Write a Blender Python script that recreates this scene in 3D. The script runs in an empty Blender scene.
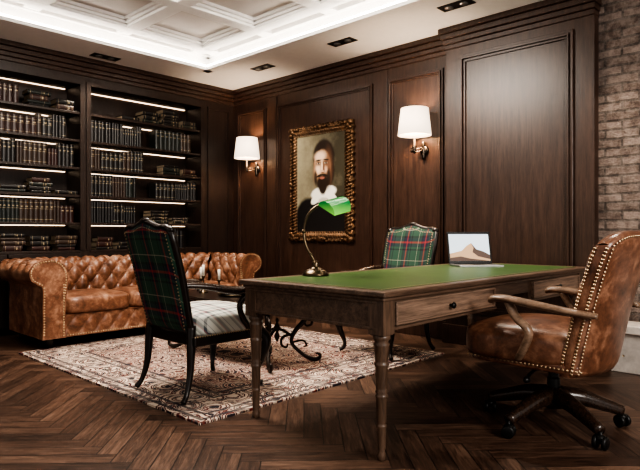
import bpy, math, random
from mathutils import Vector, Matrix
random.seed(11)
C = bpy.context.scene.collection
pi = math.pi

# ------------------------------------------------------------ materials
class NT:
    def __init__(s, name):
        s.m = bpy.data.materials.new(name); s.m.use_nodes = True
        s.t = s.m.node_tree; s.n = s.t.nodes; s.b = s.n["Principled BSDF"]
    def l(s, a, b): s.t.links.new(a, b)
    def coord(s, scale=(1,1,1), rot=(0,0,0), out="Object"):
        tc = s.n.new("ShaderNodeTexCoord"); mp = s.n.new("ShaderNodeMapping")
        mp.inputs["Scale"].default_value = scale; mp.inputs["Rotation"].default_value = rot
        s.l(tc.outputs[out], mp.inputs[0]); return mp.outputs[0]
    def sep(s, v):
        n = s.n.new("ShaderNodeSeparateXYZ"); s.l(v, n.inputs[0]); return n.outputs
    def comb(s, x, y, z=0.0):
        n = s.n.new("ShaderNodeCombineXYZ")
        for i, a in enumerate((x, y, z)):
            if isinstance(a, (int, float)): n.inputs[i].default_value = a
            else: s.l(a, n.inputs[i])
        return n.outputs[0]
    def M(s, op, a, b=None, c=None):
        n = s.n.new("ShaderNodeMath"); n.operation = op
        for i, x in enumerate((a, b, c)):
            if x is None: continue
            if isinstance(x, (int, float)): n.inputs[i].default_value = x
            else: s.l(x, n.inputs[i])
        return n.outputs[0]
    def noise(s, v, scale=5, detail=4, rough=.55, dist=0):
        n = s.n.new("ShaderNodeTexNoise"); n.inputs["Scale"].default_value = scale
        n.inputs["Detail"].default_value = detail; n.inputs["Roughness"].default_value = rough
        n.inputs["Distortion"].default_value = dist
        s.l(v, n.inputs["Vector"]); return n.outputs["Fac"]
    def ramp(s, f, stops, const=False):
        n = s.n.new("ShaderNodeValToRGB"); r = n.color_ramp
        if const: r.interpolation = 'CONSTANT'
        while len(r.elements) < len(stops): r.elements.new(0.5)
        for e, (p, c) in zip(r.elements, stops):
            e.position = p; e.color = (*c, 1)
        s.l(f, n.inputs[0]); return n.outputs[0]
    def mix(s, f, a, b, mode='MIX'):
        n = s.n.new("ShaderNodeMix"); n.data_type = 'RGBA'; n.blend_type = mode
        for i, x in ((0, f), (6, a), (7, b)):
            if isinstance(x, (int, float)): n.inputs[i].default_value = x
            elif isinstance(x, tuple): n.inputs[i].default_value = (*x, 1)
            else: s.l(x, n.inputs[i])
        return n.outputs[2]
    def bump(s, h, st=.3, d=.01):
        n = s.n.new("ShaderNodeBump"); n.inputs["Strength"].default_value = st
        n.inputs["Distance"].default_value = d; s.l(h, n.inputs["Height"]); s.l(n.outputs[0], s.b.inputs["Normal"])
    def col(s, c):
        if isinstance(c, tuple): s.b.inputs["Base Color"].default_value = (*c, 1)
        else: s.l(c, s.b.inputs["Base Color"])
    def set(s, rough=.5, metal=0, spec=None, coat=0):
        s.b.inputs["Roughness"].default_value = rough; s.b.inputs["Metallic"].default_value = metal
        if spec is not None: s.b.inputs["Specular IOR Level"].default_value = spec
        if coat: s.b.inputs["Coat Weight"].default_value = coat
        return s.m

def plain(name, c, rough=.5, metal=0, var=.15, coat=0, nscale=20):
    t = NT(name); f = t.noise(t.coord(), nscale, 3)
    t.col(t.ramp(f, [(.3, tuple(x*(1-var) for x in c)), (.7, tuple(min(1, x*(1+var)) for x in c))]))
    return t.set(rough, metal, coat=coat)
def wood(name, dark, light, scale=(6,6,.6), rough=.4, k=6):
    t = NT(name); v = t.coord(scale)
    f = t.noise(v, k, 6, .65, .4); g = t.noise(v, k*5, 3, .6)
    h = t.M('ADD', t.M('MULTIPLY', f, .7), t.M('MULTIPLY', g, .3))
    t.col(t.ramp(h, [(.35, dark), (.65, light)])); t.bump(h, .15, .004)
    return t.set(rough)
def emis(name, c, st):
    t = NT(name); t.col(c); t.b.inputs["Emission Color"].default_value = (*c, 1)
    t.b.inputs["Emission Strength"].default_value = st; return t.set(.6)

M_wall = wood("dark_walnut_panel", (.020,.0098,.0065), (.064,.034,.023), (7,7,.5), .33)
M_case = wood("bookcase_wood", (.012,.007,.005), (.034,.018,.012), (7,7,.5), .42)
M_desk = wood("desk_wood_x", (.045,.027,.018), (.17,.108,.075), (9,.7,9), .36, 4)
M_drawer = wood("weathered_drawer_wood", (.085,.056,.04), (.32,.215,.155), (9,.7,14), .4, 4)
M_deskleg = wood("desk_leg_wood", (.05,.03,.02), (.16,.10,.068), (8,8,.8), .33)
M_dark = wood("ebonised_wood", (.006,.004,.0035), (.018,.011,.008), (8,8,1), .28)
M_chairarm = wood("dark_polished_wood", (.012,.007,.005), (.045,.024,.015), (8,8,3), .22)
M_arm = wood("armrest_wood", (.09,.055,.036), (.26,.17,.115), (3,3,6), .3)
M_brass = plain("aged_bronze", (.12,.09,.058), .28, 1)
M_nail = plain("nail_brass", (.45,.34,.22), .3, 1)
M_gold = plain("dark_gilt", (.105,.058,.030), .42, .75, .6, nscale=30)
M_white = plain("ceiling_white_paint", (.88,.87,.85), .6, 0, .02)
M_panelwhite = plain("coffer_paint", (.66,.63,.60), .6, 0, .02)
M_black = plain("black_metal", (.012,.012,.012), .35, .5)
M_alu = plain("aluminium", (.5,.5,.5), .3, .9)
M_iron = plain("wrought_iron", (.03,.022,.018), .35, .6)
M_pages = plain("book_pages", (.28,.22,.15), .8)
M_gilt = plain("gilt_lettering", (.42,.34,.22), .45, .5)
M_covers = [plain("cover_black", (.010,.009,.009), .35), plain("cover_brown", (.032,.018,.012), .4),
            plain("cover_red", (.030,.010,.008), .4), plain("cover_green", (.010,.014,.012), .4)]
M_led = emis("led_warm", (1,.74,.52), 5.0)
M_cove = emis("cove_led", (1,.90,.79), 16)
M_spot = emis("spot_lens", (1,.95,.88), 6)
M_shade = emis("sconce_fabric", (1,.82,.64), 1.5)
M_candle = plain("candle_wax", (.75,.7,.6), .5)
M_stone = plain("pale_stone", (.55,.5,.45), .5)

def leather(name, a, b, c_, rough=.33):
    t = NT(name); v = t.coord()
    f = t.noise(v, 5, 7, .7, .6); g = t.noise(v, 120, 2); h = t.noise(v, 26, 4, .7)
    m_ = t.M('ADD', t.M('MULTIPLY', f, .7), t.M('MULTIPLY', h, .3))
    t.col(t.ramp(m_, [(.36, a), (.5, b), (.64, c_)])); t.bump(g, .15, .002)
    return t.set(rough)
M_leather = leather("tan_leather", (.060,.025,.014), (.185,.080,.044), (.42,.24,.155))
M_leather2 = leather("chair_leather", (.050,.021,.012), (.15,.065,.037), (.33,.175,.11), .3)
t = NT("green_desk_leather"); f = t.noise(t.coord(), 4, 6, .7); t.col(t.ramp(f, [(.3, (.018,.056,.008)), (.7, (.042,.10,.014))]))
t.bump(t.noise(t.coord(), 200, 2), .1, .001); M_green = t.set(.42)
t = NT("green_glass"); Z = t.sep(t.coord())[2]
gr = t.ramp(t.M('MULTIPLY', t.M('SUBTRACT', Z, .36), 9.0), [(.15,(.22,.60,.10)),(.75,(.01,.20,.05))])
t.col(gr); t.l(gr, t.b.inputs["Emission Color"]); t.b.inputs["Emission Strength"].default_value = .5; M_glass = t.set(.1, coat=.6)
def tartan(name, pale=False):
    t = NT(name); x, y, z = t.sep(t.coord())[:3]
    G=(.020,.066,.040); N=(.012,.014,.034); R=(.31,.026,.026); W=(.36,.34,.26); K=(.006,.008,.008)
    if pale: G=(.22,.26,.24); N=(.06,.07,.09); R=(.36,.10,.09); W=(.60,.60,.54); K=(.12,.14,.13)
    P_ = .14 if pale else .19
    st = [(0,G),(.22,K),(.27,G),(.34,N),(.46,R),(.52,N),(.64,K),(.70,G),(.86,W),(.885,G)]
    if pale: st = [(0,W),(.20,K),(.27,G),(.34,W),(.46,R),(.52,N),(.64,K),(.70,W),(.86,N),(.90,W)]
    a = t.ramp(t.M('FRACT', t.M('DIVIDE', t.M('ADD', x, 5.03), P_)), st, True)
    b = t.ramp(t.M('FRACT', t.M('DIVIDE', t.M('ADD', t.M('ADD', y, z), 5.0), P_)), st, True)
    t.col(t.mix(.5, a, b)); t.bump(t.noise(t.coord(), 300, 2), .2, .002)
    return t.set(.8)
M_tartan = tartan("tartan_wool"); M_seat = tartan("pale_tartan_silk", True)
# herringbone floor
t = NT("herringbone_oak_floor"); co = t.coord((1,1,1),(0,0,pi/4)); X, Y, Z = t.sep(co)[:3]
pw = .098; n_ = 6
gx = t.M('ADD', t.M('DIVIDE', X, pw), 600.0); gy = t.M('ADD', t.M('DIVIDE', Y, pw), 600.0)
ix = t.M('FLOOR', gx); iy = t.M('FLOOR', gy); fx = t.M('FRACT', gx); fy = t.M('FRACT', gy)
k = t.M('MODULO', t.M('ADD', t.M('SUBTRACT', ix, iy), 1200.0), 2.0*n_)
hor = t.M('LESS_THAN', k, n_-.5)
kk = t.M('SUBTRACT', k, float(n_))
def sel(a, b):
    return t.M('ADD', t.M('MULTIPLY', hor, a), t.M('MULTIPLY', t.M('SUBTRACT', 1.0, hor), b))
idx = sel(t.M('SUBTRACT', ix, k), ix); idy = sel(iy, t.M('ADD', iy, kk))
along = sel(t.M('ADD', k, fx), t.M('ADD', t.M('SUBTRACT', float(n_-1), kk), fy))
across = sel(fy, fx)
wn = t.n.new("ShaderNodeTexWhiteNoise"); wn.noise_dimensions = '3D'; t.l(t.comb(idx, idy, hor), wn.inputs["Vector"])
tone = wn.outputs["Value"]
gv = t.comb(t.M('MULTIPLY', across, 3.2), t.M('MULTIPLY', along, .28), t.M('MULTIPLY', tone, 60.0))
g = t.noise(gv, 1.6, 8, .72, .8)
mixv = t.M('ADD', t.M('MULTIPLY', g, .85), t.M('MULTIPLY', tone, .17))
base = t.ramp(mixv, [(.34, (.018,.010,.007)), (.53, (.076,.041,.027)), (.72, (.20,.12,.082))])
ea = t.M('MINIMUM', across, t.M('SUBTRACT', 1.0, across)); eb = t.M('MINIMUM', along, t.M('SUBTRACT', float(n_), along))
gm = t.M('GREATER_THAN', t.M('MINIMUM', ea, eb), .028)
t.col(t.mix(gm, (.006,.004,.003), base))
t.bump(t.M('ADD', t.M('MULTIPLY', gm, .6), t.M('MULTIPLY', g, .4)), .4, .004); M_floor = t.set(.38)
# rug
RX, RY = 1.34, 1.25
t = NT("persian_rug"); co = t.coord(); X, Y, Z = t.sep(co)[:3]
dx = t.M('SUBTRACT', RX, t.M('ABSOLUTE', X)); dy = t.M('SUBTRACT', RY, t.M('ABSOLUTE', Y))
dd = t.M('MINIMUM', dx, dy)
vo = t.n.new("ShaderNodeTexVoronoi"); vo.inputs["Scale"].default_value = 5.0
mir = t.comb(t.M('ABSOLUTE', X), t.M('ABSOLUTE', Y)); t.l(mir, vo.inputs["Vector"])
vd = vo.outputs["Distance"]
ring = t.M('SINE', t.M('MULTIPLY', vd, 30.0))
n1 = t.noise(mir, 10, 2.5, .55, 1.0); n2 = t.noise(co, 7, 5, .7)
pat = t.M('ADD', t.M('MULTIPLY', ring, .28), n1)
RD=(.15,.026,.018); CR=(.68,.57,.46); CH=(.030,.024,.032); BR_=(.28,.10,.06)
cfield = t.ramp(pat, [(0,CH),(.28,RD),(.38,CR),(.47,BR_),(.51,CR),(.58,RD),(.67,CH),(.73,CR),(.80,RD)], True)
bfield = t.ramp(pat, [(0,CR),(.33,RD),(.43,CH),(.55,RD),(.63,CR),(.72,CH)], True)
lines = t.ramp(dd, [(0,(0,0,0)),(.03,(1,1,1)),(.055,(0,0,0)),(.10,(1,1,1)),(.125,(0,0,0)),(.33,(1,1,1)),(.355,(0,0,0)),(.40,(1,1,1)),(.43,(0,0,0))], True)
isb = t.M('LESS_THAN', dd, .40)
c = t.mix(isb, cfield, bfield)
c = t.mix(t.M('MULTIPLY', lines, .85), c, CH)
wear = t.ramp(n2, [(.50,(0,0,0)),(.76,(1,1,1))])
t.col(t.mix(t.M('MULTIPLY', wear, .5), c, (.62,.53,.44))); t.bump(t.noise(co, 250, 2), .4, .004); M_rug = t.set(.95)
# brick
t = NT("whitewashed_brick"); br = t.n.new("ShaderNodeTexBrick")
X, Y, Z = t.sep(t.coord())[:3]; wob = t.noise(t.coord(), 5, 3)
v = t.comb(t.M('ADD', X, t.M('MULTIPLY', wob, .02)), t.M('ADD', Z, t.M('MULTIPLY', wob, .025)))
br.inputs["Scale"].default_value = 1; br.inputs["Brick Width"].default_value = .25; br.inputs["Row Height"].default_value = .072
br.inputs["Mortar Size"].default_value = .010; br.inputs["Mortar Smooth"].default_value = .25
br.inputs["Color1"].default_value = (.13,.085,.068,1); br.inputs["Color2"].default_value = (.34,.255,.215,1); br.inputs["Mortar"].default_value = (.09,.07,.06,1)
t.l(v, br.inputs["Vector"]); nn = t.noise(t.coord(), 16, 8, .75)
t.col(t.mix(.38, br.outputs["Color"], t.ramp(nn, [(.40,(.06,.042,.035)),(.60,(.46,.38,.33))])))
t.bump(t.M('ADD', t.M('MULTIPLY', br.outputs["Fac"], -1.5), t.M('MULTIPLY', nn, 1.6)), 1.0, .04); M_brick = t.set(.9)
# portrait
def portrait():
    t = NT("oil_portrait_paint"); X, Y, Z = t.sep(t.coord())[:3]
    n1 = t.noise(t.coord(), 22, 4, .7); n2 = t.noise(t.coord((1.3,1,.8)), 30, 4, .7)
    x = t.M('ADD', X, t.M('MULTIPLY', t.M('SUBTRACT', n1, .5), .022)); z = t.M('ADD', Z, t.M('MULTIPLY', t.M('SUBTRACT', n2, .5), .022))
    x = t.M('DIVIDE', t.M('SUBTRACT', x, .03), 1.14); z = t.M('DIVIDE', z, 1.14)
    cur = [t.ramp(t.M('ADD', t.M('MULTIPLY', X, -.9), t.M('ADD', t.M('MULTIPLY', t.noise(t.coord(), 5, 5, .7), .8), .08)), [(.25,(.05,.042,.026)),(.55,(.17,.15,.10)),(.85,(.30,.27,.18))])]
    def E(cx, cz, rx, rz, col, soft=.15, rot=0, op=1):
        a = t.M('SUBTRACT', x, cx); b = t.M('SUBTRACT', z, cz); c_, s_ = math.cos(rot), math.sin(rot)
        u = t.M('DIVIDE', t.M('ADD', t.M('MULTIPLY', a, c_), t.M('MULTIPLY', b, s_)), rx)
        v = t.M('DIVIDE', t.M('SUBTRACT', t.M('MULTIPLY', b, c_), t.M('MULTIPLY', a, s_)), rz)
        d = t.M('SQRT', t.M('ADD', t.M('MULTIPLY', u, u), t.M('MULTIPLY', v, v)))
        m = t.n.new("ShaderNodeMapRange"); m.interpolation_type = 'SMOOTHSTEP'
        t.l(d, m.inputs[0]); m.inputs[1].default_value = 1+soft; m.inputs[2].default_value = max(0,1-soft); m.inputs[3].default_value = 0; m.inputs[4].default_value = op
        cur[0] = t.mix(m.outputs[0], cur[0], col)
    BK=(.008,.007,.007); HR=(.024,.014,.009); SK=(.50,.31,.19); LT=(.80,.59,.42); SH=(.17,.08,.045); WH=(.84,.81,.72)
    E(.03,-.66,.44,.54,BK,.06); E(-.20,-.42,.20,.27,BK,.1); E(.26,-.42,.18,.27,BK,.1)
    E(.02,.26,.150,.185,HR,.12); E(.10,.12,.07,.16,HR,.2)
    E(.02,-.10,.175,.070,WH,.12,.12); E(-.07,-.15,.10,.045,WH,.15,.6); E(.12,-.14,.10,.045,WH,.15,-.6); E(.02,-.19,.07,.04,(.5,.47,.4),.3)
    E(0,.16,.118,.178,SK,.12)
    E(.085,.15,.05,.17,SH,.7,0,.9); E(-.108,.12,.025,.12,SH,.7,0,.5)
    E(-.03,.275,.07,.045,LT,.6); E(-.055,.14,.035,.04,LT,.7); E(.05,.135,.028,.03,(.62,.40,.27),.7)
    E(.01,.0,.092,.078,HR,.3); E(.01,-.05,.05,.07,HR,.25); E(-.09,.06,.020,.07,HR,.5,0,.9); E(.09,.06,.026,.08,HR,.5,0,.9)
    E(.0,.050,.034,.012,(.38,.13,.09),.4)
    E(-.034,.076,.048,.013,HR,.3,.25); E(.038,.076,.048,.013,HR,.3,-.25)
    E(-.048,.205,.034,.022,SH,.6,0,.9); E(.052,.205,.034,.022,SH,.6,0,.9)
    E(-.048,.202,.020,.008,(.62,.55,.45),.3); E(.052,.202,.020,.008,(.5,.43,.35),.3)
    E(-.046,.203,.010,.010,BK,.3); E(.054,.203,.010,.010,BK,.3)
    E(-.05,.234,.040,.008,HR,.5,.08); E(.055,.234,.038,.008,HR,.5,-.1)
    E(.022,.155,.013,.055,SH,.6); E(-.002,.165,.011,.055,LT,.6); E(.002,.118,.024,.014,(.62,.39,.26),.5); E(.004,.103,.022,.006,SH,.5)
    t.col(cur[0]); t.bump(n1, .2, .003); return t.set(.42)
M_portrait = portrait()

# ------------------------------------------------------------ mesh builder
def catmull(P, sub):
    P = [Vector(p) for p in P]
    if sub <= 1 or len(P) < 3: return P
    out = []
    for i in range(len(P)-1):
        p0 = P[max(i-1,0)]; p1 = P[i]; p2 = P[i+1]; p3 = P[min(i+2,len(P)-1)]
        for k in range(sub):
            u = k/sub
            out.append(.5*((2*p1)+(-p0+p2)*u+(2*p0-5*p1+4*p2-p3)*u*u+(-p0+3*p1-3*p2+p3)*u**3))
    out.append(P[-1]); return out
class MB:
    def __init__(s): s.v=[]; s.f=[]; s.m=[]; s.s=[]
    def add(s, vs, fs, mi=0, sm=False):
        o = len(s.v); s.v += [tuple(v) for v in vs]
        for f in fs: s.f.append([i+o for i in f]); s.m.append(mi); s.s.append(sm)
        return s
    def box(s, c, d, mi=0, R=None):
        vs = []
        for x in (-.5,.5):
            for y in (-.5,.5):
                for z in (-.5,.5):
                    p = Vector((x*d[0], y*d[1], z*d[2]))
                    if R: p = R @ p
                    vs.append(p+Vector(c))
        return s.add(vs, [(0,1,3,2),(4,6,7,5),(0,4,5,1),(2,3,7,6),(0,2,6,4),(1,5,7,3)], mi)
    def b2(s, a, b, mi=0):
        return s.box([(a[i]+b[i])/2 for i in range(3)], [abs(b[i]-a[i]) for i in range(3)], mi)
    def tube(s, P, r, seg=10, mi=0, sub=5, closed=False, sx=1.0):
        n0 = len(P)
        if not isinstance(r, (list, tuple)): r = [r]*n0
        Q = catmull(P, sub) if not closed else [Vector(p) for p in P]
        rr = []
        for i in range(len(Q)):
            tt = i/(len(Q)-1)*(n0-1) if not closed else i
            k = min(int(tt), n0-2) if not closed else i
            rr.append(r[k]+(r[k+1]-r[k])*(tt-k) if not closed else r[i])
        n = len(Q); T = []
        for i in range(n):
            a = Q[(i-1)%n] if (closed or i>0) else Q[i]; b = Q[(i+1)%n] if (closed or i<n-1) else Q[i]
            T.append((b-a).normalized())
        N = T[0].orthogonal().normalized(); 
        if abs(T[0].z) < .9: N = T[0].cross(Vector((0,0,1))).normalized()
        vs = []
        for i in range(n):
            N = (N - T[i]*N.dot(T[i])).normalized(); B = T[i].cross(N)
            for k in range(seg):
                a = 2*pi*k/seg; vs.append(Q[i]+(N*math.cos(a)*sx+B*math.sin(a))*rr[i])
        fs = []
        for i in range(n if closed else n-1):
            for k in range(seg):
                j = (i+1)%n; fs.append((i*seg+k, i*seg+(k+1)%seg, j*seg+(k+1)%seg, j*seg+k))
        if not closed:
            fs.append(tuple(range(seg))[::-1]); fs.append(tuple((n-1)*seg+k for k in range(seg)))
        return s.add(vs, fs, mi, True)
    def lathe(s, prof, c=(0,0,0), seg=24, mi=0, R=None):
        vs = []; n = len(prof)
        for r, z in prof:
            for k in range(seg):
                a = 2*pi*k/seg; p = Vector((r*math.cos(a), r*math.sin(a), z))
                if R: p = R @ p
                vs.append(p+Vector(c))
        fs = [(i*seg+k, i*seg+(k+1)%seg, (i+1)*seg+(k+1)%seg, (i+1)*seg+k) for i in range(n-1) for k in range(seg)]
        if prof[0][0] > 1e-4: fs.append(tuple(range(seg))[::-1])
        if prof[-1][0] > 1e-4: fs.append(tuple((n-1)*seg+k for k in range(seg)))
        return s.add(vs, fs, mi, True)
    def grid(s, fn, nu, nv, mi=0, sm=True):
        vs = [fn(i/nu, j/nv) for i in range(nu+1) for j in range(nv+1)]
        fs = [(i*(nv+1)+j, (i+1)*(nv+1)+j, (i+1)*(nv+1)+j+1, i*(nv+1)+j+1) for i in range(nu) for j in range(nv)]
        return s.add(vs, fs, mi, sm)
    def puff(s, c, d, n=6, div=12, mi=0, fn=None):
        for ax in range(3):
            for sg in (-1, 1):
                def f(u, v):
                    p = [0,0,0]; p[ax] = sg; a = 2*u-1; b = 2*v-1
                    if sg < 0: a, b = b, a
                    p[(ax+1)%3] = a; p[(ax+2)%3] = b
                    k = (abs(p[0])**n+abs(p[1])**n+abs(p[2])**n)**(1/n)
                    q = Vector([p[i]/k*d[i]/2 for i in range(3)])
                    if fn: q = fn(q)
                    return q+Vector(c)
                s.grid(f, div, div, mi)
        return s
    def dome(s, c, nrm, r, mi=0, h=.6):
        nrm = Vector(nrm).normalized(); a = nrm.orthogonal().normalized(); b = nrm.cross(a); c = Vector(c)
        vs = [c+(a*math.cos(k*pi/3)+b*math.sin(k*pi/3))*r for k in range(6)]
        vs += [c+(a*math.cos(k*pi/3)+b*math.sin(k*pi/3))*r*.6+nrm*r*h*.8 for k in range(6)]+[c+nrm*r*h]
        fs = [(k,(k+1)%6,6+(k+1)%6,6+k) for k in range(6)]+[(6+k,6+(k+1)%6,12) for k in range(6)]
        return s.add(vs, fs, mi, True)
    def ball(s, c, r, mi=0):
        if isinstance(r, (int, float)): r = (r,r,r)
        def f(u, v):
            a = 2*pi*u; b = pi*v; return (c[0]+r[0]*math.cos(a)*math.sin(b), c[1]+r[1]*math.sin(a)*math.sin(b), c[2]-r[2]*math.cos(b))
        return s.grid(f, 12, 8, mi)
    def obj(s, name, mats, parent=None, loc=(0,0,0), rot=(0,0,0), bevel=0, weld=True, **kw):
        me = bpy.data.meshes.new(name); me.from_pydata(s.v, [], s.f)
        if not isinstance(mats, (list, tuple)): mats = [mats]
        for m in mats: me.materials.append(m)
        for p, mi, sm in zip(me.polygons, s.m, s.s): p.material_index = mi; p.use_smooth = sm
        import bmesh
        bm = bmesh.new(); bm.from_mesh(me)
        if weld: bmesh.ops.remove_doubles(bm, verts=bm.verts, dist=1e-5)
        bmesh.ops.recalc_face_normals(bm, faces=bm.faces); bm.to_mesh(me); bm.free()
        return mk(name, me, parent, loc, rot, bevel, **kw)
def mk(name, me, parent=None, loc=(0,0,0), rot=(0,0,0), bevel=0, **kw):
    o = bpy.data.objects.new(name, me); C.objects.link(o); o.location = loc; o.rotation_euler = rot
    if parent: o.parent = parent
    if bevel:
        b = o.modifiers.new("bevel", 'BEVEL'); b.width = bevel; b.segments = 2; b.limit_method = 'ANGLE'; b.angle_limit = .8
    for k, v in kw.items(): o[k] = v
    return o
def top(name, label, cat, loc=(0,0,0), rz=0, **kw):
    o = bpy.data.objects.new(name, None); C.objects.link(o); o.empty_display_size = .1
    o.location = loc; o.rotation_euler = (0,0,rz); o["label"] = label; o["category"] = cat
    for k, v in kw.items(): o[k] = v
    return o
def clone(src, parent=None, **kw):
    o = src.copy(); C.objects.link(o)
    if parent: o.parent = parent
    for k, v in kw.items(): setattr(o, k, v)
    return o
S = dict(kind="structure")

# ------------------------------------------------------------ room
XW = -6.66; YW = 4.94; H = 2.97
MB().b2((XW-.1,-3,-.1),(3,YW+.1,0)).obj("floor", M_floor, **S)
MB().b2((XW-.1,-3,0),(XW,YW+.1,3.3)).obj("wall_left", M_case, **S)
MB().b2((XW,YW,0),(-1.56,YW+.1,3.3)).obj("wall_back", M_wall, **S)
MB().b2((-1.56,YW-.02,0),(3,YW+.1,3.3)).obj("wall_right", M_brick, **S)
MB().b2((XW,-3,3.22),(3,YW,3.32)).obj("ceiling", M_panelwhite, **S)
TX, TY = -5.76, 4.13
tn = [0]
def trim(mb, mat, bevel=0):
    tn[0] += 1; return mb.obj("trim_%d" % tn[0], mat, bevel=bevel, **S)
sf = MB().b2((XW,-3,H),(TX,YW,3.22)); sf.b2((TX,TY,H),(3,YW,3.22)); trim(sf, M_white)
e = MB()
e.b2((TX,-3,H),(TX+.10,TY,H+.035)); e.b2((TX,TY-.10,H),(3,TY,H+.035))
e.b2((TX,-3,H+.17),(TX+.06,TY,H+.25)); e.b2((TX,TY-.06,H+.17),(3,TY,H+.25))
trim(e, M_white)
led = top("cove_light", "warm white strip light running along the ceiling tray ledge", "strip light")
MB().b2((TX+.07,-3,H+.035),(TX+.095,TY-.1,H+.055)).obj("strip", M_cove, led)
MB().b2((TX+.1,TY-.095,H+.035),(3,TY-.07,H+.055)).obj("strip", M_cove, led)
g = MB(); zb = 3.14; SP = .92
xs = [TX+.22+i*SP for i in range(10)]; ys = [TY-.22-i*SP for i in range(8)]
for x in xs: g.b2((x-.075,-3,zb),(x+.075,TY-.06,3.22))
for y in ys: g.b2((TX+.06,y-.075,zb+.002),(3,y+.075,3.22))
trim(g, M_white, .006)
g = MB()
for x0, x1 in zip(xs[:-1], xs[1:]):
    for y1, y0 in zip(ys[:-1], ys[1:]):
        a0, a1, b0, b1 = x0+.075, x1-.075, y0+.075, y1-.075
        for k, (ins, zz, w) in enumerate(((0,3.165,.03),(.03,3.19,.03))):
            g.b2((a0+ins,b0+ins,zz),(a1-ins,b0+ins+w,3.22)); g.b2((a0+ins,b1-ins-w,zz),(a1-ins,b1-ins,3.22))
            g.b2((a0+ins,b0+ins,zz),(a0+ins+w,b1-ins,3.22)); g.b2((a1-ins-w,b0+ins,zz),(a1-ins,b1-ins,3.22))
trim(g, M_white)
BX0, BX1 = -2.90, -1.56; YB = 4.82
g = MB().b2((BX0,YB,0),(BX1,YW,H)); trim(g, M_wall)
c = MB()
for k, (dz0, dz1, pr) in enumerate(((.19,.145,.015),(.145,.10,.035),(.10,.05,.06),(.05,0,.085))):
    c.b2((-6.3,YW-pr,H-dz0),(BX0-.0,YW,H-dz1)); c.b2((BX0-pr*.5,YB-pr,H-dz0),(BX1+pr*.4,YB+.12,H-dz1))
    c.b2((-6.3,-3,H-dz0),(-6.3+pr,YW,H-dz1))
trim(c, M_wall, .006)
MB().b2((-6.3,YW-.03,0),(BX0,YW,.18)).obj("baseboard_back", M_wall, bevel=.008, **S)
MB().b2((BX0-.03,YB-.03,0),(BX1+.02,YB,.18)).obj("baseboard_right", M_wall, bevel=.008, **S)
def panel(x0, x1, z0, z1, y, w=.045):
    m = MB()
    for ins, pr, ww in ((0,.022,w*.45),(w*.45,.034,w*.3),(w*.75,.014,w*.4)):
        a, b, c_, d = x0+ins, x1-ins, z0+ins, z1-ins
        m.b2((a,y-pr,c_),(b,y,c_+ww)); m.b2((a,y-pr,d-ww),(b,y,d)); m.b2((a,y-pr,c_+ww),(a+ww,y,d-ww)); m.b2((b-ww,y-pr,c_+ww),(b,y,d-ww))
    trim(m, M_wall, .003)
panel(-6.2,-5.62,.3,2.66,YW); panel(-5.40,-3.88,.3,2.66,YW); panel(-3.66,-3.00,.3,2.66,YW)
panel(-2.76,-1.72,.3,2.70,YB,.06)
m = MB().b2((-5.60,YW-.012,.18),(-5.42,YW,H-.2)); m.b2((-3.86,YW-.012,.18),(-3.68,YW,H-.2)); trim(m, M_wall, .004)
bench = MB().b2((-1.45,4.62,.30),(2.9,4.90,.36)); bench.b2((-1.40,4.68,0),(2.9,4.90,.30))
bench.obj("stone_bench", M_stone, bevel=.006, label="low pale stone bench standing against the brick wall", category="bench")

# ------------------------------------------------------------ bookcase
bc = top("bookcase", "tall dark wooden built-in bookcase with lit shelves", "bookcase", (-6.48,3.0,0))
def rel(mb):
    mb.v = [(x+6.48,y-3.0,z) for x,y,z in mb.v]; return mb
X0, X1 = -6.655, -6.3
bays = [(1.33,2.80),(2.92,4.39)]
zs = [.85,1.155,1.46,1.765,2.07,2.375,2.68]
m = MB().b2((X0,.0,0),(X0+.02,4.93,H-.01)); m.b2((X0+.02,.0,2.68),(X1,4.93,H-.01))
m.b2((X0+.02,4.39,0),(X1,4.93,2.68)); m.b2((X0+.02,2.80,0),(X1,2.92,2.68)); m.b2((X0+.02,1.21,0),(X1,1.33,2.68))
m.b2((X0+.02,.0,0),(X1,1.21,2.68))
rel(m).obj("carcass", M_case, bc, bevel=.004)
m = MB()
for y0, y1 in bays:
    m.b2((X1,y0-.05,.85),(X1+.018,y0,2.72)); m.b2((X1,y1,.85),(X1+.018,y1+.05,2.72)); m.b2((X1,y0,2.68),(X1+.018,y1,2.72))
m.b2((X1,4.50,.3),(X1+.02,4.53,2.70)); m.b2((X1,4.83,.3),(X1+.02,4.86,2.70)); m.b2((X1,4.53,2.67),(X1+.02,4.83,2.70))
rel(m).obj("moulding", M_case, bc, bevel=.004)
for bi, (y0, y1) in enumerate(bays):
    for z in zs[:-1]:
        rel(MB().b2((X0+.02,y0,z-.028),(X1+.004,y1,z))).obj("shelf", M_case, bc, bevel=.003)
    for z in zs[1:]:
        zt = z-.028 if z < 2.6 else z
        rel(MB().b2((X0+.025,y0+.03,zt-.006),(X0+.04,y1-.03,zt))).obj("strip_light", M_led, bc, label="warm white strip light under shelf")
    ym = (y0+y1)/2
    for a, b in ((y0,ym-.005),(ym+.005,y1)):
        d = MB().b2((X1-.02,a,.08),(X1,b,.82)); d.b2((X1,a+.06,.14),(X1+.01,b-.06,.76))
        rel(d).obj("door", M_case, bc, bevel=.004)

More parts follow.
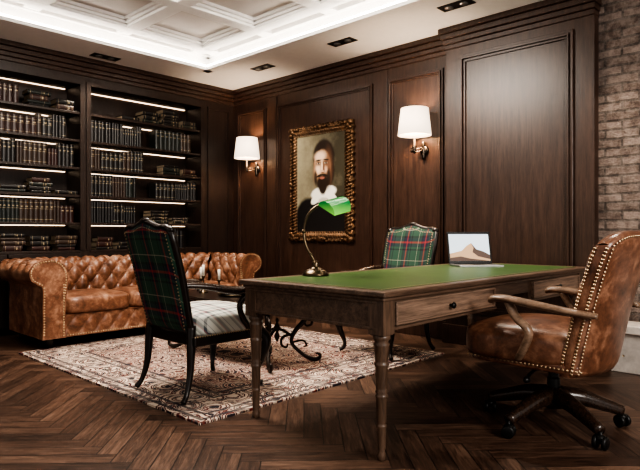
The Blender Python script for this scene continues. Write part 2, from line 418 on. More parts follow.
def book_mesh(w, h, d, cov, style):
    m = MB(); n = 6; t_ = .003
    m.b2((-d/2,-w/2,0),(d/2-.006,-w/2+t_,h)); m.b2((-d/2,w/2-t_,0),(d/2-.006,w/2,h))
    def sp(u, v): a = (u-.5)*pi; return (d/2-.008+math.cos(a)*.010, math.sin(a)*w/2, v*h)
    m.grid(sp, n, 1)
    m.b2((-d/2+.004,-w/2+t_,.004),(d/2-.006,w/2-t_,h-.004), 1)
    bands = [.12,.60,.88] if style == 0 else ([.88] if style == 1 else [.72])
    for b in bands:
        def sb(u, v, b=b): a = (u-.5)*pi*.96; return (d/2-.0075+math.cos(a)*.0115, math.sin(a)*w/2*1.0, (b+(v-.5)*.014)*h)
        m.grid(sb, n, 1, 2)
    if style != 2:
        for zz in (.68,.71): m.box((d/2+.003,0,zz*h),(.002,w*.5,.005),2)
    return m, [cov, M_pages, M_gilt]
protos = []; cols = ["black","brown","dark red","dark green"]
for ci_, hs in ((0,.245),(0,.20),(1,.235),(0,.22),(2,.185),(3,.24)):
    for st in range(3):
        w = random.uniform(.026,.060); h = hs*random.uniform(.97,1.0); d = random.uniform(.15,.19)
        mb, mats = book_mesh(w, h, d, M_covers[ci_], st)
        o = mb.obj("book", mats, weld=False); protos.append((o.data, w, h, d, cols[ci_])); bpy.data.objects.remove(o)
def book(pr, loc, rot, lab, grp):
    o = bpy.data.objects.new("book", pr[0]); C.objects.link(o); o.location = loc; o.rotation_euler = rot
    o["label"] = lab; o["category"] = "book"; o["group"] = grp
def row(y0, y1, z, grp):
    y = y0
    while True:
        pr = random.choice(protos)
        k = random.choice((1,2,3,5,6))
        for _ in range(k):
            if y+pr[1] > y1: return
            book(pr, (X1-.02-pr[3]/2-random.uniform(0,.02), y+pr[1]/2, z+.0005), (0,0,0),
                 pr[4]+" leather-bound book with gilt spine bands standing on a shelf", grp)
            y += pr[1]+.0012
def stack(yc, n, z, grp):
    zz = z+.0005
    for i in range(n):
        pr = random.choice(protos)
        book(pr, (X1-.02-pr[3]/2, yc-pr[2]/2+random.uniform(-.008,.008), zz+pr[1]/2), (-pi/2,0,0),
             pr[4]+" leather-bound book lying flat in a stack", grp)
        zz += pr[1]+.001
A = "books in the bookcase"
for i, z in enumerate(zs[:-1]):
    y0 = 1.92
    if i == 5: row(y0,2.2,z,A); stack(2.65,2,z,A); stack(2.38,4,z,A)
    if i == 4: row(y0,2.70,z,A)
    if i == 3: row(y0,2.78,z,A)
    if i == 2: stack(2.12,2,z,A); stack(2.39,4,z,A); stack(2.66,1,z,A)
    if i == 1: row(y0+.02,2.76,z,A)
    if i == 0: stack(2.12,4,z,A); stack(2.39,3,z,A); stack(2.66,4,z,A)
    y0 = 2.94
    if i == 5: stack(3.42,1,z,A); stack(3.69,3,z,A); stack(3.96,5,z,A); stack(4.23,2,z,A)
    if i == 4: row(y0,3.58,z,A); row(3.76,4.30,z,A)
    if i == 3: row(y0,3.60,z,A); stack(3.97,3,z,A); stack(4.24,2,z,A)
    if i == 2: row(y0,3.50,z,A); row(3.76,4.38,z,A)
    if i == 1: row(y0,3.50,z,A); stack(3.80,4,z,A); stack(4.1,2,z,A)
    if i == 0: stack(3.1,3,z,A); stack(3.37,2,z,A); row(3.6,4.2,z,A)

# ------------------------------------------------------------ sofa
sofa = top("chesterfield_sofa", "tan leather button-tufted sofa with rolled arms before the bookcase", "sofa", (-5.68,3.20,0))
PR = [(0,.28),(0,.40),(-.012,.52),(-.02,.62),(-.01,.70),(.03,.765),(.10,.80),(.19,.80),(.27,.765),(.31,.70),(.295,.63),(.24,.585),(.20,.55),(.20,.40),(.20,.22),(.20,.10)]
prof = [Vector((a,z,0)) for a,z in PR]; prof = catmull(prof, 6)
al = [0]
for i in range(1,len(prof)): al.append(al[-1]+(prof[i]-prof[i-1]).length)
TL = al[-1]
def prat(s):
    for i in range(1,len(prof)):
        if al[i] >= s-1e-9:
            k = (s-al[i-1])/(al[i]-al[i-1]+1e-9); p = prof[i-1].lerp(prof[i],k); d = (prof[i]-prof[i-1]).normalized()
            return p.x, p.y, -d.y, d.x
    return prof[-1].x, prof[-1].y, 1, 0
SXT, STT = .16, .115
def tuft(s, t, smax=.84):
    if t > smax: return 0
    a = s/SXT + t/(2*STT); b = s/SXT - t/(2*STT)
    v = (abs(math.sin(pi*a))*abs(math.sin(pi*b)))**.42
    fade = min(1, (smax-t)/.08)
    return (v-1)*.048*fade
Lh, Xi, XF = 1.005, .17, .45
def mkback(u, v):
    t_ = v*TL; a, z, nx, nz = prat(t_); y = (2*u-1)*(Lh+a); d = tuft(y, t_)
    return (-(Xi+a+nx*d), y, z+nz*d)
MB().grid(mkback, 230, 120).obj("backrest", M_leather, sofa)
for sg in (-1, 1):
    def fa(u, v):
        t_ = v*TL; a, z, nx, nz = prat(t_); xb = -(Xi+a); x = xb+(XF-xb)*u; d = tuft(x+Xi, t_)
        if u > .93: d *= (1-u)/.07
        return (x, sg*(Lh+a+nx*d), z+nz*d)
    m = MB().grid(fa, 76, 120)
    pts = [(XF+.004, sg*(Lh+p.x), p.y) for p in prof]+[(XF+.004, sg*Lh, .10)]
    m.add(pts, [tuple(range(len(pts)))], 0, False)
    m.obj("armrest", M_leather, sofa)
nm = MB()
for sg in (-1, 1):
    s = .05
    while s < TL-.02:
        a, z, nx, nz = prat(s)
        nm.dome((XF+.004, sg*(Lh+a-nx*.014*1), z-nz*.014), (1,0,0), .008); s += .024
    z = .12
    while z < .6: nm.dome((XF+.004, sg*(Lh+.016), z), (1,0,0), .008); z += .024
y = -Lh
while y < Lh: nm.dome((.446, y, .115), (1,0,0), .008); y += .024
nm.obj("nailhead_trim", M_nail, sofa, weld=False, kind="stuff", label="rows of brass nailheads")
bt = MB()
for i in range(-8, 9):
    for j in range(0, 8):
        t_ = j*STT; y = (i+(.5 if j%2 else 0))*SXT
        if t_ < .06 or t_ > .76: continue
        a, z, nx, nz = prat(t_)
        if abs(y) > Lh+a-.03: continue
        d = -.040; bt.dome((-(Xi+a+nx*d), y, z+nz*d), (1, 0, .3), .012, 0, .8)
bt.obj("tufting_button", M_leather, sofa, weld=False, kind="stuff")
def ft(u, v):
    y = (2*u-1)*Lh; a = y/.15+v; b = y/.15-v
    return (.445+((abs(math.sin(pi*a))*abs(math.sin(pi*b)))**.4-1)*.022, y, .10+v*.20)
m = MB().b2((-.36,-Lh-.01,.10),(.42,Lh+.01,.30)); m.grid(ft, 200, 16)
m.add([(.42,-Lh,.30),(.445,-Lh,.30),(.445,Lh,.30),(.42,Lh,.30)],[(0,1,2,3)])
m.obj("base_rail", M_leather, sofa)
for i in range(3):
    w = 2*Lh/3
    MB().puff((.14,-Lh+w*(i+.5),.375),(.64,w-.008,.17),6,18,fn=lambda q: Vector((q.x,q.y,q.z+(.028*(1-(q.x/.32)**2)*(1-(q.y/.335)**2) if q.z>0 else 0)))).obj("seat_cushion", M_leather, sofa)
lg = MB().lathe([(.022,0),(.03,.01),(.04,.05),(.035,.09),(.035,.11)]).obj("leg", M_dark, sofa, (.34,-1.1,0))
for x, y in ((.34,1.1),(-.3,-1.1),(-.3,1.1)): clone(lg, sofa, location=(x,y,0))

# ------------------------------------------------------------ rug
RC = (-2.62-RX, 3.07)
MB().b2((-RX,-RY,0),(RX,RY,.012)).obj("area_rug", M_rug, None, (RC[0],RC[1],.0005), label="worn red and cream oriental rug lying under the chairs", category="rug")

# ------------------------------------------------------------ tartan armchair (faces +Y)
def tartan_chair(loc, rz, label):
    ch = top("tartan_armchair", label, "chair", loc, rz, group="tartan armchairs")
    def ztop(s): return 1.058+.035*(.5+.5*math.cos(min(1,abs(s)/.62)*pi))+.012*max(0,abs(s)-.6)-.045*max(0,(abs(s)-.8)/.2)**2
    def hw(t): return .235+.030*t+.010*math.sin(t*pi)
    def yb(z): return -.245-.24*(z-.42)-.05*max(0,z-.8)
    def P(s, t, off):
        z = .42+t*(ztop(s)-.42); return Vector((s*hw(t), yb(z)+off, z))
    m = MB()
    for sg in (1,-1):
        def f(u, v):
            s = 2*u-1; e_ = (1-abs(s)**8)*(1-abs(2*v-1)**10)
            p = P(s, v, 0); p.y += sg*(.018+.024*e_); return p
        m.grid(f, 26, 26)
    m.obj("backrest_upholstery", M_tartan, ch)
    fr_ = MB(); pts = [P(-1, k/12, 0) for k in range(12)]+[P(-1+2*k/28, 1, 0) for k in range(0,29)]+[P(1, 1-k/12, 0) for k in range(1,13)]
    fr_.tube(pts, .021, 10, sub=1)
    fr_.tube([P(-1,0,0),P(1,0,0)], .022, 8, sub=1)
    fr_.ball(tuple(P(0,1,0)+Vector((0,0,.012))), (.05,.022,.018))
    for sg in (-1,1): fr_.ball(tuple(P(sg*.93,.985,0)+Vector((0,0,.012))), (.035,.024,.025))
    fr_.obj("backrest_frame", M_dark, ch)
    nl = MB()
    for side in (1,-1):
        Q = [P(-.90, k/30, 0) for k in range(1,29)]+[P(-.90+1.80*k/28, .955, 0) for k in range(29)]+[P(.90, k/30, 0) for k in range(1,29)]
        for q in Q: nl.dome(q+Vector((0,side*.030,0)), (0,side,0), .0065)
    k = -.30
    while k <= .30:
        nl.dome((k,.305,.40),(0,1,0),.006); nl.dome((.312,k*.9,.40),(1,0,0),.006); nl.dome((-.312,k*.9,.40),(-1,0,0),.006); k += .02
    nl.obj("nailhead_trim", M_nail, ch, weld=False, kind="stuff", label="rows of brass nailheads")
    def tap(q): return Vector((q.x*(1+.10*q.y/.3), q.y, q.z+(.03*(1-(q.x/.3)**2)*(1-(q.y/.3)**2) if q.z>0 else 0)))
    MB().puff((0,.03,.455),(.60,.57,.15),6,16,fn=tap).obj("seat", M_seat, ch, label="pale grey-green checked upholstered seat")
    r = MB(); r.box((0,.285,.365),(.58,.035,.06)); r.box((0,-.235,.37),(.5,.035,.07)); 
    for sg in (-1,1): r.box((sg*.275,.02,.365),(.035,.56,.06))
    r.obj("seat_rail", M_dark, ch, bevel=.008)
    for sg in (-1,1):
        a = MB().tube([(sg*.245,-.315,.71),(sg*.29,-.18,.70),(sg*.335,0,.665),(sg*.335,.15,.665),(sg*.33,.205,.645),(sg*.325,.21,.615),(sg*.322,.185,.60)], [.018,.022,.028,.030,.027,.020,.01], 10, sub=5, sx=1.3)
        a.tube([(sg*.328,.12,.65),(sg*.335,.05,.57),(sg*.322,.08,.49),(sg*.300,.14,.42),(sg*.288,.16,.37)], [.022,.020,.020,.022,.020], 10)
        a.obj("armrest", M_chairarm, ch, label="dark polished wooden armrest")
        MB().tube([(sg*.255,.26,.39),(sg*.29,.305,.31),(sg*.275,.29,.2),(sg*.245,.26,.09),(sg*.25,.265,.04),(sg*.275,.29,.020)], [.036,.040,.026,.016,.017,.018], 12).obj("front_leg", M_dark, ch)
        MB().tube([(sg*.235,-.245,.46),(sg*.245,-.255,.30),(sg*.25,-.265,.17),(sg*.262,-.295,.06),(sg*.275,-.33,.012)], [.028,.027,.021,.016,.018], 12).obj("rear_leg", M_dark, ch)
    return ch
tartan_chair((-3.22,2.26,.0175), 0, "green and red tartan armchair, its back turned, on the rug")
tartan_chair((-3.02,4.02,.0175), pi, "green and red tartan armchair behind the desk near the panelled wall")

# ------------------------------------------------------------ coffee table
ct = top("coffee_table", "dark oval coffee table on scrolled iron legs on the rug", "table", (-3.83,3.07,.0175))
def oval(u, r=1): return (.76*math.cos(u), .34*math.sin(u))
m = MB(); N_ = 48
ring = []
for sc, z in ((.96,.46),(1,.47),(1,.485),(.985,.495)):
    ring.append([(oval(2*pi*k/N_)[0]*sc, oval(2*pi*k/N_)[1]*sc, z) for k in range(N_)])
vs = sum(ring, []); fs = [(i*N_+k,i*N_+(k+1)%N_,(i+1)*N_+(k+1)%N_,(i+1)*N_+k) for i in range(3) for k in range(N_)]
fs += [tuple(range(N_))[::-1], tuple(3*N_+k for k in range(N_))]
m.add(vs, fs); m.obj("table_top", M_dark, ct)
for sx in (-1,1):
    for sy in (-1,1):
        l = MB().tube([(sx*.40,sy*.10,.46),(sx*.53,sy*.17,.42),(sx*.575,sy*.20,.34),(sx*.52,sy*.14,.24),(sx*.50,sy*.12,.15),(sx*.56,sy*.18,.06),(sx*.63,sy*.23,.019),(sx*.675,sy*.255,.03),(sx*.68,sy*.26,.06),(sx*.65,sy*.245,.068)],
                  [.013,.018,.022,.018,.014,.015,.018,.015,.012,.008], 10)
        l.tube([(sx*.56,sy*.19,.40),(sx*.62,sy*.22,.36),(sx*.625,sy*.22,.30),(sx*.59,sy*.20,.285),(sx*.575,sy*.19,.31)],[.010,.011,.010,.009,.006],8)
        l.tube([(sx*.51,sy*.13,.22),(sx*.44,sy*.08,.19),(sx*.43,sy*.075,.13),(sx*.465,sy*.095,.11),(sx*.48,sy*.10,.14)],[.010,.011,.010,.009,.006],8)
        l.tube([(sx*.50,sy*.13,.15),(sx*.58,sy*.17,.17),(sx*.60,sy*.19,.13),(sx*.575,sy*.18,.12)],[.009,.009,.008,.006],8)
        l.obj("leg", M_iron, ct)
st = MB()
for sx in (-1,1): st.tube([(sx*.50,-.13,.20),(sx*.46,0,.27),(sx*.50,.13,.20)], .012, 8)
st.tube([(-.46,0,.27),(0,0,.20),(.46,0,.27)], .011, 8)
for sx in (-1,1): st.lathe([(.0,-.10),(.012,-.08),(.024,-.05),(.011,-.015),(.028,.015),(.014,.045),(.008,.06),(.014,.08),(0,.10)],(sx*.46,0,.26),12)
st.obj("stretcher", M_iron, ct)
zt = .5135
def candle(x, y, h, lab):
    c_ = top("candlestick", lab, "candle", (x,y,zt), group="candlesticks")
    MB().lathe([(.04,0),(.042,.006),(.015,.015),(.008,.04),(.012,.05),(.007,.06),(.007,h-.03),(.016,h-.01),(.017,h)],seg=16).obj("holder", M_brass, c_)
    MB().lathe([(.012,h),(.012,h+.09),(.008,h+.095)],seg=12).obj("candle", M_candle, c_)
candle(-4.38,3.06,.12,"short bronze candlestick with white candle on coffee table")
candle(-4.26,3.00,.15,"taller bronze candlestick with white candle on coffee table")
candle(-4.30,3.20,.10,"small bronze candlestick with white candle beside others")
tr = MB().lathe([(.0,0),(.13,0),(.15,.015),(.155,.015),(.155,.012),(.13,-.0)],seg=32)
tr.obj("serving_tray", M_brass, None, (-3.88,3.06,zt), label="round bronze serving tray on the coffee table", category="tray")

# ------------------------------------------------------------ desk
DX0, DX1, DY0, DY1, DZ = -2.575, -1.545, 2.05, 4.64, .782
dk = top("writing_desk", "large brown wooden writing desk with green leather top", "desk", ((DX0+DX1)/2,(DY0+DY1)/2,0))
hx, hy = (DX1-DX0)/2, (DY1-DY0)/2
m = MB()
for a,b,c_,d in ((-hx,-hy,hx,-hy+.07),(-hx,hy-.07,hx,hy),(-hx,-hy+.07,-hx+.07,hy-.07),(hx-.07,-hy+.07,hx,hy-.07)): m.b2((a,b,DZ-.026),(c_,d,DZ))
m.b2((-hx+.018,-hy+.018,DZ-.045),(hx-.018,hy-.018,DZ-.026))
m.obj("desktop_border", M_desk, dk, bevel=.006)
MB().b2((-hx+.07,-hy+.07,DZ-.026),(hx-.07,hy-.07,DZ+.001)).obj("leather_inset", M_green, dk, label="green leather writing surface with gilt line")
gl = MB()
for a,b,c_,d in ((-hx+.085,-hy+.085,hx-.085,-hy+.089),(-hx+.085,hy-.089,hx-.085,hy-.085),(-hx+.085,-hy+.085,-hx+.089,hy-.085),(hx-.089,-hy+.085,hx-.085,hy-.085)): gl.b2((a,b,DZ),(c_,d,DZ+.0018))
gl.obj("gilt_line", M_gilt, dk)
ax, ay = hx-.035, hy-.035; z0, z1 = .600, DZ-.045
m = MB()
m.b2((-ax,-ay,z0),(ax,-ay+.025,z1)); m.b2((-ax,ay-.025,z0),(ax,ay,z1)); m.b2((-ax,-ay,z0),(-ax+.025,ay,z1))
m.b2((ax-.03,-ay,z0),(ax-.006,-.16,z1)); m.b2((ax-.03,.30,z0),(ax-.006,ay,z1)); m.b2((ax-.03,-.16,z0+.06),(ax-.006,.30,z1))
m.b2((-ax+.02,-.18,z0),(ax-.03,-.16,z1)); m.b2((-ax+.02,.30,z0),(ax-.03,.32,z1))
for yy in (-ay-.008,): m.b2((-ax+.03,yy,z0),(ax-.03,yy+.012,z0+.014)); m.b2((-ax+.03,yy,z1-.016),(ax-.03,yy+.012,z1))
m.b2((ax-.012,-ay+.05,z0-.004),(ax+.004,-.16,z0+.012)); m.b2((ax-.012,.30,z0-.004),(ax+.004,ay-.05,z0+.012))
m.obj("apron", M_desk, dk, bevel=.003)
for ya, yb_ in ((-ay+.085,-.20),(.34,ay-.085)):
    d = MB().b2((ax-.012,ya,z0+.018),(ax+.004,yb_,z1-.010))
    for a,b,c_,e_ in ((ya,z0+.018,yb_,z0+.028),(ya,z1-.020,yb_,z1-.010),(ya,z0+.028,ya+.011,z1-.020),(yb_-.011,z0+.028,yb_,z1-.020)): d.b2((ax+.004,a,b),(ax+.015,c_,e_))
    dr = d.obj("drawer", M_drawer, dk, bevel=.002, label="drawer of lighter weathered wood")
    MB().lathe([(.006,0),(.007,.012),(.016,.018),(.018,.024),(.012,.031),(0,.033)],(ax+.004,(ya+yb_)/2,(z0+z1)/2),16,R=Matrix.Rotation(pi/2,3,'Y')).obj("knob", M_black, dr)
lp = [(.014,0),(.020,.004),(.021,.03),(.016,.045),(.020,.055),(.022,.15),(.025,.157),(.025,.163),(.020,.168),(.0235,.175),(.026,.285),(.030,.293),(.030,.300),(.024,.306),(.031,.316),(.024,.326),(.027,.335),(.030,.43),(.034,.438),(.034,.446),(.028,.452),(.031,.46),(.035,.525),(.039,.535),(.030,.545),(.041,.56),(.041,.575),(.034,.58)]
L_ = MB().lathe(lp, seg=22); L_.box((0,0,.659),(.086,.086,.157))
L_.box((0,0,.583),(.076,.076,.012))
lx, ly = ax-.036, ay-.036
l0 = L_.obj("leg", M_deskleg, dk, (lx,-ly,0))
for x, y in ((-lx,-ly),(lx,ly),(-lx,ly)): clone(l0, dk, location=(x,y,0))

# ------------------------------------------------------------ banker lamp
lm = top("banker_lamp", "bronze desk lamp with green glass shade on the desk", "lamp", (-2.44,2.54,DZ+.0015), 0)
MB().lathe([(.080,0),(.082,.010),(.072,.018),(.066,.030),(.048,.038),(.028,.048),(.018,.062),(.026,.078),(.014,.09),(0,.092)],seg=32).obj("base", M_brass, lm)
st = MB().tube([(0,0,.075),(-.015,-.02,.12),(-.045,-.04,.19),(-.055,-.045,.28),(-.035,-.03,.37),(.005,.01,.425),(.05,.045,.44)], .0085, 10)
st.ball((.055,.047,.438),.014); st.ball((-.057,-.045,.27),.015); st.ball((-.02,-.022,.13),.013)
st.obj("stem", M_brass, lm)
sh = MB(); RL = Matrix.Rotation(math.radians(12),3,'X') @ Matrix.Rotation(math.radians(18),3,'Y')
def shade(u, v, r=.062, off=0):
    a = (-.05+.95*u)*pi
    k = 1-.16*(1-math.sin(max(0,min(pi,a))))
    p = Vector(((r+off)*math.cos(a)*1.1, (2*v-1)*.088*k, (r+off)*math.sin(a)*1.0-.035))
    return RL @ p + Vector((.10,.065,.440))
sh.grid(lambda u,v: shade(u,v), 16, 6); sh.grid(lambda u,v: shade(u,v,off=-.006), 16, 6)
for v_ in (0,1):
    pts = [shade(k/16, v_) for k in range(17)]
    sh.add(pts, [tuple(range(17))], 0, False)
sh.obj("lamp_shade", M_glass, lm, weld=False)

# ------------------------------------------------------------ laptop
lt = top("laptop", "open silver laptop showing a desert dune picture on desk", "laptop", (-2.20,4.10,DZ+.0018), math.radians(50))
m = MB().b2((-.175,-.12,0),(.175,.12,.014)); m.obj("keyboard_base", M_alu, lt, bevel=.004)
k = MB()
for i in range(5):
    for j in range(13): k.b2((-.15+j*.0232,-.015+i*.022,.014),(-.15+j*.0232+.019,.003+i*.022,.0155))
k.b2((-.05,-.10,.014),(.05,-.035,.0146)); k.obj("keys", M_black, lt)
RT = Matrix.Rotation(math.radians(-14),3,'X')
def tilt(mb): mb.v = [tuple(RT @ Vector((v[0]*1.12,v[1],v[2]*1.16)) + Vector((0,.115,.014))) for v in mb.v]; return mb
tilt(MB().b2((-.160,0,0),(.160,.007,.225))).obj("screen_lid", M_black, lt, bevel=.002)
sky = emis("screen_sky", (.50,.58,.66), .8); du1 = emis("screen_dune_light", (.42,.27,.16), .7); du2 = emis("screen_dune_dark", (.08,.05,.04), .4)
s_ = MB().b2((-.157,-.0012,.005),(.157,0,.220),0)
def q(pts, mi, off): s_.add([(x,off,z) for x,z in pts], [tuple(range(len(pts)))], mi)
q([(-.148,.018),(.148,.018),(.148,.208),(-.148,.208)],1,-.0016)
q([(-.148,.018),(.148,.018),(.148,.06),(.10,.085),(.05,.10),(.015,.145),(-.02,.125),(-.06,.09),(-.148,.07)],2,-.0020)
q([(.015,.145),(.05,.10),(.10,.085),(.148,.06),(.148,.03),(.06,.05),(.02,.08),(.03,.11)],3,-.0024)
q([(-.148,.018),(-.148,.04),(-.07,.05),(0,.035),(.148,.018)],3,-.0024)
tilt(s_).obj("display", [M_black, sky, du1, du2], lt, weld=False)

# ------------------------------------------------------------ office chair (faces +Y locally)
oc = top("office_chair", "tan leather swivel chair with wooden arms beside the desk", "chair", (-1.23,3.15,0), math.radians(87))
b = MB(); BR = .36; B0 = .42
for i in range(5):
    a = 2*pi*i/5+B0; cx, sx_ = math.cos(a), math.sin(a)
    b.tube([(cx*.03,sx_*.03,.165),(cx*.14,sx_*.14,.155),(cx*.26,sx_*.26,.12),(cx*BR,sx_*BR,.088)], [.050,.044,.036,.028], 10, sx=1.0)
b.lathe([(.05,.10),(.07,.12),(.065,.18),(.04,.21)],seg=20)
b.obj("base", M_chairarm, oc)
for i in range(5):
    a = 2*pi*i/5+B0; cx, sx_ = math.cos(a)*BR, math.sin(a)*BR
    c_ = MB(); R_ = Matrix.Rotation(a+.5,3,'Z') @ Matrix.Rotation(pi/2,3,'Y')
    for o_ in (-.022,.022):
        c_.lathe([(.0,-.010),(.026,-.011),(.033,-.007),(.033,.007),(.026,.011),(0,.011)],Vector((cx,sx_,.034))+Matrix.Rotation(a+.5,3,'Z')@Vector((o_,0,0)),16,R=R_)
    c_.tube([(cx,sx_,.03),(cx,sx_,.085)], .010, 8, sub=1); c_.ball((cx,sx_,.055),(.026,.026,.018))
    c_.obj("caster", M_black, oc)
b = MB().lathe([(.034,.15),(.034,.26),(.027,.262),(.027,.35)],seg=16); b.box((0,0,.345),(.18,.26,.035)); b.tube([(-.08,.02,.345),(-.2,.03,.31),(-.24,.03,.29)],.009,8); b.ball((-.245,.03,.285),(.026,.018,.018))
b.obj("swivel_column", M_black, oc, bevel=.004)
def sc(q): return Vector((q.x*(1+.06*q.y/.3), q.y, q.z+(.045*(1-(q.x/.31)**2)*(1-(q.y/.35)**2) if q.z>0 else 0)))
MB().puff((0,.07,.450),(.60,.68,.19),5,22,fn=sc).obj("seat", M_leather2, oc)
MB().puff((0,.055,.375),(.56,.63,.06),8,8).obj("seat_frame", M_leather2, oc)
nl = MB(); k = -.26
while k <= .37:
    if k <= .26: nl.dome((k,.370,.375),(0,1,0),.007)
    nl.dome((.281,k,.375),(1,0,0),.007); nl.dome((-.281,k,.375),(-1,0,0),.007); k += .022
def bz(s): return 1.05-.06*abs(s)**4
def bhw(t): return .265+.03*t-.02*max(0,t-.85)/.15*.6
def bp(s, t):
    z = .34+t*(bz(s)-.34); y = -.250-.11*t-.05*t*t+.07*abs(s)**2.2*(1-.3*t)
    return Vector((s*bhw(t), y, z))
def tf(s, t):
    x = s*.28; a = x/.13+t*.66/(2*.085); b_ = x/.13-t*.66/(2*.085)
    return ((abs(math.sin(pi*a))*abs(math.sin(pi*b_)))**.4-1)*.036
m = MB()
def ff(u, v):
    s = 2*u-1; e_ = (1-abs(s)**6)*(1-abs(2*v-1)**10); p = bp(s,v); p.y += .03+.065*e_+tf(s,v)*e_; return p
def fb(u, v):
    s = 2*u-1; e_ = (1-abs(s)**10)*(1-abs(2*v-1)**12); p = bp(s,v); p.y -= .03+.02*e_; return p
m.grid(ff, 70, 80); m.grid(fb, 24, 24)
m.grid(lambda u,v: bp(-1,u)+Vector((-.010*math.sin(v*pi),-.03+.06*v,0)), 24, 4)
m.grid(lambda u,v: bp(1,u)+Vector((.010*math.sin(v*pi),-.03+.06*v,0)), 24, 4)
m.grid(lambda u,v: bp(2*u-1,1)+Vector((0,-.03+.06*v,.008*math.sin(v*pi))), 24, 4)
m.grid(lambda u,v: bp(2*u-1,0)+Vector((0,-.03+.06*v,0)), 24, 1)
m.obj("backrest", M_leather2, oc)
for i in range(1,38):
    t_ = i/38
    for s in (-1,1):
        for oy in (-.026,.028):
            nl.dome(bp(s,t_)+Vector((s*.005,oy,0)),(s,0,0),.0075)
        nl.dome(bp(s*.94,t_)+Vector((0,-.046,0)),(0,-1,0),.0065)
for i in range(0,31):
    s = -.94+1.88*i/30; nl.dome(bp(s,.975)+Vector((0,-.045,0)),(0,-1,0),.0065); nl.dome(bp(s,.0)+Vector((0,-.03,.02)),(0,-1,0),.0065)
nl.obj("nailhead_trim", M_nail, oc, weld=False, kind="stuff", label="rows of brass nailheads")
for sg in (-1,1):
    a = MB().tube([(sg*.290,-.34,.655),(sg*.315,-.24,.665),(sg*.33,-.08,.685),(sg*.33,.10,.705),(sg*.325,.175,.70),(sg*.32,.19,.68)], [.014,.018,.020,.021,.019,.010], 12, sub=6, sx=1.9)
    a.tube([(sg*.323,.09,.69),(sg*.33,.05,.62),(sg*.325,-.02,.55),(sg*.318,.01,.46),(sg*.298,.05,.40)], [.022,.020,.020,.020,.018], 10, sx=1.3)
    a.obj("armrest", M_arm, oc, label="carved lighter wooden armrest")

# ------------------------------------------------------------ wall sconces
M_sc = plain("sconce_metal", (.10,.085,.07), .25, 1)
def sconce(x, lab):
    s = top("wall_sconce", lab, "wall lamp", (x,YW,0), 0, group="wall sconces")
    m = MB().lathe([(.05,0),(.052,.008),(.04,.018),(.02,.022),(0,.023)],(0,-.002,1.87),20,R=Matrix.Rotation(pi/2,3,'X'))
    m.lathe([(0,-.10),(.010,-.09),(.018,-.07),(.012,-.03),(.02,0),(.012,.03),(.018,.07),(.010,.09),(0,.10)],(0,-.022,1.87),12)
    m.tube([(0,-.02,1.87),(-.06,-.05,1.86),(-.09,-.10,1.855),(-.05,-.15,1.855),(0,-.18,1.86)], .007, 8)
    m.tube([(0,-.02,1.90),(-.06,-.05,1.89),(-.09,-.10,1.885),(-.05,-.15,1.885),(0,-.18,1.89)], .005, 8)
    m.ball((-.09,-.10,1.87),(.013,.013,.025))
    m.lathe([(0,-.05),(.012,-.04),(.018,-.02),(.010,0),(.022,.02),(.012,.03),(.011,.10),(.0,.105)],(0,-.18,1.87),14)
    m.obj("bracket", M_sc, s)
    d2 = MB(); seg = 36; vs = []; fs = []
    for r_, z in ((.165,2.0),(.150,2.1375),(.135,2.265),(.131,2.265),(.161,2.0)):
        for k in range(seg): vs.append((r_*math.cos(2*pi*k/seg), -.18+r_*math.sin(2*pi*k/seg), z))
    for i in range(5):
        for k in range(seg): j=(i+1)%5; fs.append((i*seg+k,i*seg+(k+1)%seg,j*seg+(k+1)%seg,j*seg+k))
    d2.add(vs, fs, 0, True); d2.obj("lamp_shade", M_shade, s)
    L = bpy.data.lights.new("bulb", 'POINT'); L.energy = 26; L.color = (1,.76,.54); L.shadow_soft_size = .04
    o = bpy.data.objects.new("bulb_light", L); C.objects.link(o); o.parent = s; o.location = (0,-.18,2.14)
sconce(-5.80, "bronze wall sconce with white shade near the bookcase")
sconce(-3.22, "bronze wall sconce with white shade near the tall panel")

# ------------------------------------------------------------ portrait
PX, PZ = -4.64, 1.625; PWd, PHt = .50, .685
pt = top("portrait_painting", "oil portrait of bearded man in ornate gilt frame on wall", "painting", (PX,YW,PZ))
MB().b2((-.42,-.03,-.60),(.42,-.005,.60)).obj("canvas", M_portrait, pt)
frm = MB()
def ornate(side):
    per = [(-PWd,-PHt),(PWd,-PHt),(PWd,PHt),(-PWd,PHt)]
    a = per[side]; b_ = per[(side+1)%4]; L = math.dist(a,b_)
    dx_, dz_ = (b_[0]-a[0])/L, (b_[1]-a[1])/L; nx_, nz_ = -dz_, dx_
    prf = [(0,0),(0,.025),(.015,.05),(.035,.035),(.05,.045),(.075,.055),(.095,.04),(.105,.03),(.115,.034),(.12,.02)]
    def f(u, v):
        k = v*(len(prf)-1); i = min(int(k),len(prf)-2); w_ = prf[i][0]+(prf[i+1][0]-prf[i][0])*(k-i); h_ = prf[i][1]+(prf[i+1][1]-prf[i][1])*(k-i)
        s0 = w_; s1 = L-w_; s_ = s0+(s1-s0)*u
        orn = .5+.5*math.sin(s_*2*pi/.075)
        orn2 = math.sin(s_*2*pi/.038+v*9)
        fade = min(1,min(s_,L-s_)/.06)
        w2 = w_-(.018*orn*(1-v)**2)*fade; h2 = h_+ (.012*orn2*math.sin(v*pi))*(1 if 0<v<1 else 0)
        return (a[0]+dx_*s_+nx_*w2, -.002-h2, a[1]+dz_*s_+nz_*w2)
    frm.grid(f, 160, 18)
for i in range(4): ornate(i)
for sx_ in (-1,1):
    for sz in (-1,1):
        for (ox, oz, r_) in ((0,0,.045),(-.06,.005,.03),(.005,-.06,.03),(-.11,.0,.022),(.0,-.11,.022),(-.03,-.03,.035)):
            frm.ball((sx_*(PWd-.03+ox), -.05, sz*(PHt-.03+oz)), (r_,.026,r_*.8))
    for r_, oz in ((.035,0),(.025,.05),(.025,-.05)): frm.ball((sx_*(PWd-.03),-.05,oz),(r_*.8,.024,r_))
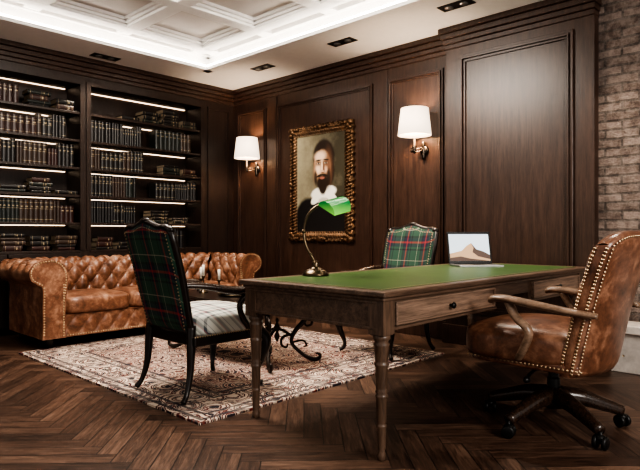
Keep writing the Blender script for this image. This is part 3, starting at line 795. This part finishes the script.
for sz in (-1,1):
    for r_, ox in ((.045,0),(.03,.06),(.03,-.06),(.02,.1),(.02,-.1)): frm.ball((ox,-.05,sz*(PHt-.03)),(r_,.024,r_*.8))
frm.obj("ornate_frame", M_gold, pt, weld=False, label="carved dark gilt frame")

# ------------------------------------------------------------ downlights
def down(x, y, alongx=True, e=60):
    d = top("recessed_downlight", "black rectangular recessed twin ceiling downlight", "ceiling light", (x,y,H), 0 if alongx else pi/2, group="recessed ceiling downlights")
    m = MB(); m.b2((-.15,-.065,-.006),(.15,.065,-.0005)); m.obj("housing", M_black, d)
    for ox in (-.07,.07):
        MB().lathe([(.038,-.012),(.03,-.012),(.03,-.0065),(.038,-.0065),(.038,-.012)],(ox,0,0),20).obj("lens_ring", M_alu, d)
        MB().lathe([(.028,-.0075),(.028,-.0065)],(ox,0,0),20).obj("lens", M_spot, d)
    L = bpy.data.lights.new("spot", 'SPOT'); L.energy = e; L.spot_size = math.radians(95); L.spot_blend = .7; L.color = (1,.87,.72); L.shadow_soft_size = .05
    o = bpy.data.objects.new("spot_light", L); C.objects.link(o); o.parent = d; o.location = (0,0,-.03)
down(-5.10,4.42); down(-3.83,4.38,e=80); down(-2.51,4.33,e=90); down(-1.2,4.3,e=110); down(-6.05,2.97,False,60); down(-6.05,1.2,False,40)

# ------------------------------------------------------------ lighting
def area(loc, tgt, size, e, col):
    L = bpy.data.lights.new("area", 'AREA'); L.shape = 'RECTANGLE'; L.size = size[0]; L.size_y = size[1]; L.energy = e; L.color = col
    o = bpy.data.objects.new("area_light", L); C.objects.link(o); o.location = loc
    o.rotation_euler = (Vector(tgt)-Vector(loc)).to_track_quat('-Z','Y').to_euler(); return o
area((-3.6,2.2,3.05), (-3.7,2.9,0), (1.4,.8), 150, (1,.89,.78))
area((2.4,1.5,2.2), (-2.5,4,.9), (1.6,1.4), 150, (1,.94,.88))
w = bpy.data.worlds.new("world"); bpy.context.scene.world = w; w.use_nodes = True
w.node_tree.nodes["Background"].inputs[0].default_value = (1,.92,.85,1); w.node_tree.nodes["Background"].inputs[1].default_value = .60

cam = bpy.data.cameras.new("camera"); co_ = bpy.data.objects.new("camera", cam); C.objects.link(co_)
co_.location = (0,0,1.05); co_.rotation_euler = (pi/2,0,math.radians(43.4)); cam.lens = 576/640*36; cam.sensor_width = 36; cam.shift_y = -3/640
cam.clip_start = .05
bpy.context.scene.camera = co_
try: bpy.context.scene.view_settings.look = 'AgX - High Contrast'
except Exception as ex: print(ex)
